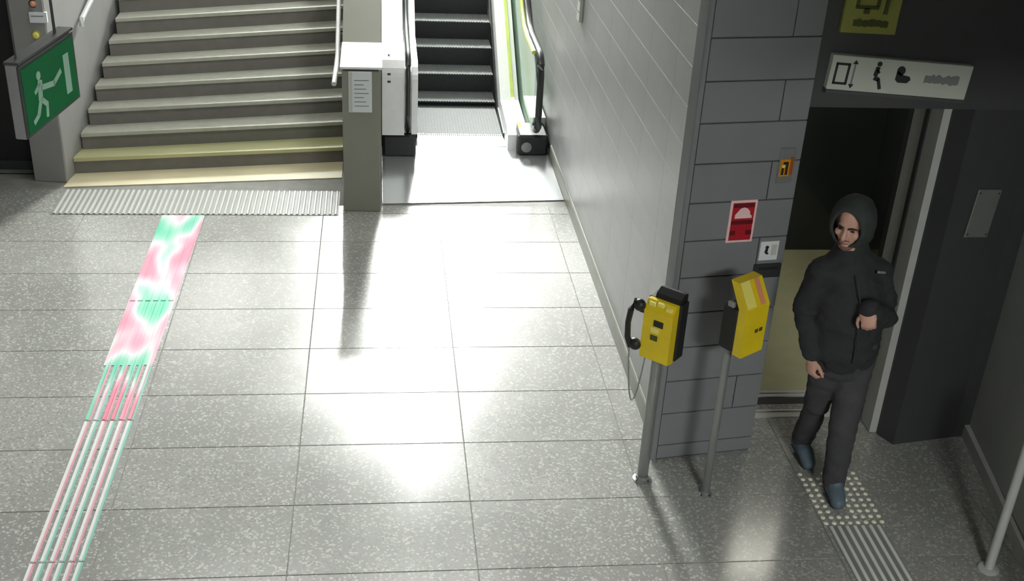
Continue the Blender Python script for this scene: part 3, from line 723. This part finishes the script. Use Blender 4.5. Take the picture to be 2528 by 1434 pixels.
for i in range(25):
    u = i / 24; a = math.pi * u
    pth.append((-0.143 + 0.075 * u, -0.075 + 0.06 * u, 0.04 - 0.34 * math.sin(a) ** 0.8 * (1 if u < 0.5 else 1) + 0.0))
cd.tube(pth, 0.0045, n=6); cd.build('cord', M['mid_metal'], h, smooth=True)
# right phone seen from the side
t, h = phone_post('help_phone', (1.805, 5.053), math.radians(33), 0.022, 1.0, (0.06, -0.055), 'yellow help phone on a thin steel post before the pillar, seen from its side', 0.975, 0.19, 0.3, 0.1, False)
bb = MB(); bb.bbox(-0.092, 0.085, 0.0, 0.095, 0.01, 0.255, 0.006); bb = bb.build('back_box', M['black'], h)
fc = MB()
fc.prism_yz([(-0.055, 0.0), (0.0, 0.0), (0.0, 0.26), (0.075, 0.40), (0.02, 0.40), (-0.055, 0.275)], -0.085, 0.085)
fc = fc.build('front_cover', M['yellow'], h)
e1 = MB(); e1.add([(-0.083, -0.054, 0.282), (-0.02, -0.054, 0.282), (-0.02, 0.018, 0.402), (-0.083, 0.018, 0.402), (-0.083, -0.058, 0.285), (-0.02, -0.058, 0.285), (-0.02, 0.014, 0.405), (-0.083, 0.014, 0.405)],
                  [(0, 3, 2, 1), (4, 5, 6, 7), (0, 1, 5, 4), (1, 2, 6, 5), (2, 3, 7, 6), (3, 0, 4, 7)]); e1.build('light_panel', M['yellow_light'], fc)
e1 = MB(); e1.add([(0.02, -0.054, 0.282), (0.05, -0.054, 0.282), (0.05, 0.018, 0.402), (0.02, 0.018, 0.402), (0.02, -0.058, 0.285), (0.05, -0.058, 0.285), (0.05, 0.014, 0.405), (0.02, 0.014, 0.405)],
                  [(0, 3, 2, 1), (4, 5, 6, 7), (0, 1, 5, 4), (1, 2, 6, 5), (2, 3, 7, 6), (3, 0, 4, 7)]); e1.build('pink_label', M['pink'], fc)
box('mark', M['sign_ink_olive'], 0.0, 0.022, -0.0575, -0.0545, 0.125, 0.145, fc); box('mark', M['sign_ink_olive'], 0.032, 0.056, -0.0575, -0.0545, 0.125, 0.145, fc)
box('latch', M['mid_metal'], -0.094, -0.07, 0.03, 0.07, 0.255, 0.285, h, 0.004)

# railing in the near right corner
ra = empty('railing', (0, 0, 0)); tag(ra, 'steel tube railing in the near right corner of the lobby', 'railing')
for (x, y, lx) in ((3.151, 4.374, 0.045), (3.06, 3.55, 0.04)):
    b = MB(); b.tube([(x, y, 0.0), (x + lx, y + 0.05, 0.95)], 0.024, n=12); po_ = b.build('post', M['pale_metal'], ra, smooth=True)
    b = MB(); b.lathe([(0.055, 0), (0.055, 0.008), (0.03, 0.014)], (x, y, 0), 14); b.build('base_flange', M['pale_metal'], po_, smooth=True)
b = MB(); b.tube([(3.205, 4.47, 0.95), (3.10, 3.55, 0.95), (3.0, 2.7, 0.95)], 0.022, n=12); b.build('top_rail', M['pale_metal'], ra, smooth=True)

# ================================================================== PERSON
def remesh(mb, name, mt, voxel, smooth_it=4, parent=None, wrinkle=0.0, wscale=9.0):
    o = mb.build(name, mt, None, smooth=True)
    md = o.modifiers.new('r', 'REMESH'); md.mode = 'VOXEL'; md.voxel_size = voxel; md.use_smooth_shade = True
    ms = o.modifiers.new('s', 'SMOOTH'); ms.iterations = smooth_it; ms.factor = 0.5
    dg = bpy.context.evaluated_depsgraph_get(); dg.update()
    me = bpy.data.meshes.new_from_object(o.evaluated_get(dg))
    o.modifiers.clear(); old = o.data; o.data = me; bpy.data.meshes.remove(old); me.name = name
    if wrinkle:
        ns = [v.normal.copy() for v in me.vertices]
        for v, nn in zip(me.vertices, ns):
            p = v.co
            w = noise.noise(Vector((p.x * wscale, p.y * wscale, p.z * wscale * 2.2))) + 0.5 * noise.noise(Vector((p.x * 24, p.y * 24, p.z * 40)))
            v.co = p + nn * wrinkle * w
    for p in me.polygons: p.use_smooth = True
    if parent: o.parent = parent; 
    return o
BX = Vector((2.45, 5.08, 0.0))
per = empty('person', BX); tag(per, 'person in a dark hooded jacket stepping out of the lift, head turned', 'person')
def rel(p): return Vector(p) - BX
J = {k: rel(v) for k, v in dict(
    pelvis=(2.465, 5.10, 0.90), waist=(2.44, 5.10, 1.08), chest=(2.415, 5.09, 1.30), neck=(2.385, 5.085, 1.49), head=(2.345, 5.06, 1.665),
    sA=(2.258, 5.10, 1.385), sB=(2.558, 5.11, 1.37), eA=(2.222, 5.15, 1.115), wA=(2.262, 5.045, 0.905), eB=(2.625, 5.05, 1.13), wB=(2.432, 4.862, 1.292),
    hA=(2.395, 5.10, 0.88), hB=(2.535, 5.09, 0.88), kA=(2.42, 5.20, 0.50), aA=(2.465, 5.40, 0.125), kB=(2.500, 5.00, 0.50), aB=(2.53, 5.02, 0.095)).items()}
HF = Vector((-0.70, -0.80, -0.16)).normalized()              # face direction
HS = HF.cross(Vector((0, 0, 1))).normalized()                # to the person's own right hand side (image left)
HS = -HS if HS.x > 0 else HS
HU = HS.cross(HF).normalized(); HU = -HU if HU.z < 0 else HU
HR = Matrix((HS, -HF, HU)).transposed()                      # local x = side, y = back, z = up
def hp(x, y, z): return J['head'] + HS * x + HF * y + HU * z
body = MB()
# trunk
up_ = (0, 1, 0)
body.capsule([J['pelvis'] + Vector((0, 0, -0.02)), J['waist'], J['chest'], J['neck'] + Vector((0, 0, -0.06))], [0.135, 0.12, 0.135, 0.07], n=18, sx=1.15, up=up_)
body.capsule([J['sA'], J['chest'] + Vector((0, 0, 0.04)), J['sB']], [0.050, 0.085, 0.050])
body.capsule([J['neck'] + Vector((0, 0, -0.04)), J['head'] + HU * -0.06], [0.056, 0.052])
# head
body.ellipsoid(hp(0, -0.012, 0.035), (0.073, 0.092, 0.092), HR, 20, 14)
body.ellipsoid(hp(0, 0.018, -0.035), (0.062, 0.070, 0.085), HR, 20, 14)
body.ellipsoid(hp(0, 0.058, -0.098), (0.032, 0.026, 0.022), HR)
body.ellipsoid(hp(0, 0.074, 0.018), (0.052, 0.014, 0.012), HR)       # brow
body.capsule([hp(0, 0.085, 0.012), hp(0, 0.108, -0.032)], [0.009, 0.014], n=10)
body.ellipsoid(hp(0.014, 0.094, -0.036), (0.010, 0.010, 0.008), HR); body.ellipsoid(hp(-0.014, 0.094, -0.036), (0.010, 0.010, 0.008), HR)
for sx_ in (-1, 1):
    body.ellipsoid(hp(sx_ * 0.040, 0.062, -0.025), (0.024, 0.020, 0.024), HR)
    body.ellipsoid(hp(sx_ * 0.074, -0.012, -0.005), (0.012, 0.022, 0.032), HR)
body.ellipsoid(hp(0, 0.085, -0.068), (0.026, 0.012, 0.011), HR)
# arms
body.capsule([J['sA'], J['eA'], J['wA']], [0.050, 0.038, 0.027]); body.capsule([J['sB'], J['eB'], J['wB']], [0.050, 0.038, 0.027])
def hand(w, d, palm_n, side_thumb, curl):
    # w wrist, d hand direction, palm_n palm normal, side_thumb direction of the thumb side
    d = Vector(d).normalized(); pn = Vector(palm_n); pn = (pn - d * pn.dot(d)).normalized(); s = d.cross(pn).normalized()
    if s.dot(Vector(side_thumb)) < 0: s = -s
    rot = Matrix((s, pn, d)).transposed()
    body.capsule([w - d * 0.002, w + d * 0.02], [0.024, 0.026])
    body.ellipsoid(w + d * 0.055, (0.042, 0.020, 0.052), rot, 16, 10)
    for i, (o, L) in enumerate(((0.028, 0.072), (0.0095, 0.082), (-0.0095, 0.076), (-0.027, 0.060))):
        p0 = w + d * 0.055 + s * o * 0.8; p1 = w + d * (0.096 - 0.004 * abs(i - 1)) + s * o * 1.05
        a = curl; d1 = (d * math.cos(a) + pn * math.sin(a)); d2 = (d * math.cos(a * 2.1) + pn * math.sin(a * 2.1)); d3 = (d * math.cos(a * 2.9) + pn * math.sin(a * 2.9))
        p2 = p1 + d1 * L * 0.45; p3 = p2 + d2 * L * 0.33; p4 = p3 + d3 * L * 0.24
        body.capsule([p0, p1, p2, p3, p4], [0.0095, 0.0095, 0.0088, 0.0080, 0.0070], n=8)
    t0 = w + d * 0.025 + s * 0.022; t1 = w + d * 0.055 + s * 0.050 + pn * 0.014; t2 = t1 + d * 0.030 + s * 0.008 + pn * 0.012; t3 = t2 + d * 0.022 - s * 0.004 + pn * 0.010
    body.capsule([t0, t1, t2, t3], [0.014, 0.0120, 0.0102, 0.0085], n=8)
hand(J['wA'], (0.03, -0.30, -0.95), (0.9, 0.25, 0.0), (0.1, -1, 0.1), 0.85)
hand(J['wB'], (-0.02, -0.36, -0.93), (0.55, 0.8, -0.2), (-0.9, 0.3, 0.2), 1.05)
# legs and feet
body.capsule([J['hA'], J['kA'], J['aA']], [0.083, 0.055, 0.036]); body.capsule([J['hB'], J['kB'], J['aB']], [0.083, 0.055, 0.036])
TA, TB = rel((2.475, 5.27, 0.035)), rel((2.52, 4.90, 0.035))
body.capsule([J['aA'] + Vector((0, 0.03, -0.03)), TA], [0.034, 0.030]); body.capsule([J['aB'] + Vector((0, 0.03, -0.045)), TB], [0.036, 0.030])
remesh(body, 'body', M['skin'], 0.0055, 3, per)

# face details
for sx_ in (-1, 1):
    b = MB(); b.ellipsoid(hp(sx_ * 0.030, 0.074, 0.0), (0.013, 0.008, 0.006), HR, 12, 8); b.build('eye', M['eye'], per, smooth=True)
    b = MB(); b.capsule([hp(sx_ * 0.014, 0.091, 0.017), hp(sx_ * 0.034, 0.088, 0.023), hp(sx_ * 0.050, 0.074, 0.015)], [0.005, 0.0055, 0.004], n=8); b.build('eyebrow', M['hair'], per, smooth=True)
b = MB(); b.capsule([hp(-0.022, 0.090, -0.068), hp(0, 0.099, -0.066), hp(0.022, 0.090, -0.068)], [0.004, 0.006, 0.004], n=8); b.build('mouth', M['lips'], per, smooth=True)
b = MB(); b.capsule([hp(-0.026, 0.086, -0.054), hp(0, 0.0965, -0.052), hp(0.026, 0.086, -0.054)], [0.003, 0.0045, 0.003], n=8); b.build('moustache', M['beard'], per, smooth=True)
b = MB(); b.ellipsoid(hp(0, 0.062, -0.103), (0.036, 0.025, 0.020), HR); b.ellipsoid(hp(0.036, 0.040, -0.085), (0.022, 0.028, 0.024), HR); b.ellipsoid(hp(-0.036, 0.040, -0.085), (0.022, 0.028, 0.024), HR)
remesh(b, 'beard', M['beard'], 0.005, 2, per)

# trousers
b = MB()
b.capsule([J['hA'] + Vector((0, 0, 0.04)), J['hA'], J['kA'], J['aA'] + Vector((0.0, 0.0, -0.0))], [0.10, 0.102, 0.074, 0.062])
b.capsule([J['hB'] + Vector((0, 0, 0.04)), J['hB'], J['kB'], J['aB'] + Vector((0, 0.01, 0.0))], [0.10, 0.102, 0.077, 0.066])
b.capsule([J['pelvis'] + Vector((0, 0, 0.08)), J['pelvis'] + Vector((0, 0, -0.03))], [0.158, 0.150], sx=1.1, up=up_)
remesh(b, 'trousers', M['trousers'], 0.012, 3, per, 0.008, 8)
# jacket
b = MB()
b.capsule([J['pelvis'] + Vector((-0.005, 0, 0.02)), J['waist'], J['chest'], J['neck'] + Vector((0, 0, -0.07))], [0.165, 0.168, 0.162, 0.10], n=20, sx=1.10, up=up_)
b.capsule([J['sA'], J['chest'] + Vector((-0.02, 0, 0.08)), J['sB']], [0.078, 0.12, 0.078])
for q_ in ('sA', 'sB'): b.capsule([J['neck'] + Vector((0, 0.01, -0.01)), J[q_].lerp(J['neck'], 0.25) + Vector((0, 0, -0.035))], [0.085, 0.075])
b.capsule([J['sA'], J['eA'], J['wA'] + Vector((0, 0.005, 0.012))], [0.080, 0.068, 0.046]); b.capsule([J['sB'], J['eB'], J['wB'] + Vector((0.004, 0.006, -0.004))], [0.080, 0.070, 0.053])
b.capsule([J['neck'] + Vector((0.01, 0.02, -0.02)), J['neck'] + Vector((0, 0.01, 0.03))], [0.098, 0.085])
jk = remesh(b, 'jacket', M['jacket'], 0.011, 3, per, 0.013, 7)
# zip and chest pocket marks
b = MB(); b.capsule([rel((2.375, 4.945, 1.43)), rel((2.40, 4.905, 1.30)), rel((2.425, 4.90, 1.10)), rel((2.44, 4.925, 0.93))], [0.004] * 4, n=6); b.build('zip', M['dark_metal'], jk, smooth=True)
b = MB(); b.capsule([rel((2.50, 4.985, 1.43)), rel((2.535, 4.99, 1.425))], [0.008, 0.007], n=8); b.build('badge', M['mid_metal'], jk, smooth=True)
# hood: a shell around the head, open towards the face
hb = bmesh.new()
nu, nv = 36, 24; grid = {}
for i in range(nv + 1):
    th = math.pi * i / nv
    for j in range(nu):
        ph = 2 * math.pi * j / nu
        d = Vector((math.sin(th) * math.sin(ph), math.cos(th), math.sin(th) * math.cos(ph)))    # local: x side, y face axis, z up
        rx, ry, rz = 0.112, 0.135, 0.142
        p = Vector((d.x * rx, d.y * ry - 0.012, d.z * rz + 0.008))
        if d.z < -0.3: p.x *= 1 + 0.35 * (-d.z - 0.3); p.y -= 0.02 * (-d.z - 0.3)
        k = 1 + 0.05 * noise.noise(Vector((d.x * 4, d.y * 4, d.z * 4)))
        w = hp(p.x * k, p.y * k, p.z * k)
        grid[i, j] = hb.verts.new(w)
for i in range(nv):
    th = math.pi * (i + 0.5) / nv
    if th < math.radians(46): continue
    for j in range(nu):
        hb.faces.new([grid[i, j], grid[i + 1, j], grid[i + 1, (j + 1) % nu], grid[i, (j + 1) % nu]])
for v in [v for v in hb.verts if not v.link_faces]: hb.verts.remove(v)
bmesh.ops.remove_doubles(hb, verts=hb.verts[:], dist=1e-4)
bmesh.ops.recalc_face_normals(hb, faces=hb.faces[:])
bmesh.ops.solidify(hb, geom=hb.faces[:], thickness=0.014)
me = bpy.data.meshes.new('hood'); hb.to_mesh(me); hb.free(); me.materials.append(M['hood'])
for p in me.polygons: p.use_smooth = True
hood = bpy.data.objects.new('hood', me); COL.objects.link(hood); hood.parent = per
# shoes
def shoe(a, t, heel_up):
    b = MB(); d = (t - a); d.z = 0; d.normalize()
    heel = a + Vector((0, 0, -0.045)) - d * 0.04
    b.capsule([heel + Vector((0, 0, 0.03)), a + d * 0.02 + Vector((0, 0, 0.0))], [0.042, 0.046])
    b.capsule([heel, a.lerp(t, 0.55) + Vector((0, 0, 0.0)), t + Vector((0, 0, 0.006))], [0.043, 0.046, 0.040], sx=1.05)
    s = remesh(b, 'shoe', M['shoe'], 0.008, 2, per)
    b = MB(); b.capsule([heel + Vector((0, 0, -0.026)), a.lerp(t, 0.6) + Vector((0, 0, -0.028)), t + Vector((0, 0, -0.020))], [0.018, 0.019, 0.016], sx=2.3, up=(0, 0, 1) if False else None, n=12)
    b.build('sole', M['sole'], s, smooth=True)
shoe(J['aA'], TA, True); shoe(J['aB'], TB, False)

# ================================================================== LIGHT FITTINGS
def luminaire(loc, sx, sy, mt, label, rx=0.0):
    o = empty('ceiling_light', loc); o.rotation_euler = (rx, 0, 0); tag(o, label, 'lamp')
    box('housing', M['sign_grey'], -sx / 2 - 0.02, sx / 2 + 0.02, -sy / 2 - 0.02, sy / 2 + 0.02, -0.05, -0.004, o)
    box('diffuser', mt, -sx / 2, sx / 2, -sy / 2, sy / 2, -0.062, -0.048, o)
luminaire((0.55, 8.7, 4.4), 1.6, 0.9, M['lamp'], 'ceiling light before the foot of the escalator')
luminaire((0.45, 11.9, 4.4), 0.3, 1.9, M['lamp7'], 'narrow ceiling light over the escalator')
luminaire((-1.5, 8.7, 4.4), 1.8, 0.9, M['lamp3'], 'ceiling light before the foot of the stairs')
luminaire((0.40, 21.6, 6.4), 1.9, 6.4, M['lamp2'], 'ceiling light on the level above the escalator')
luminaire((-1.6, 5.0, 4.4), 1.6, 1.2, M['lamp4'], 'ceiling light over the middle of the hall')
luminaire((2.15, -1.7, 4.4), 1.3, 1.0, M['lamp6'], 'ceiling light over the near end of the hall')
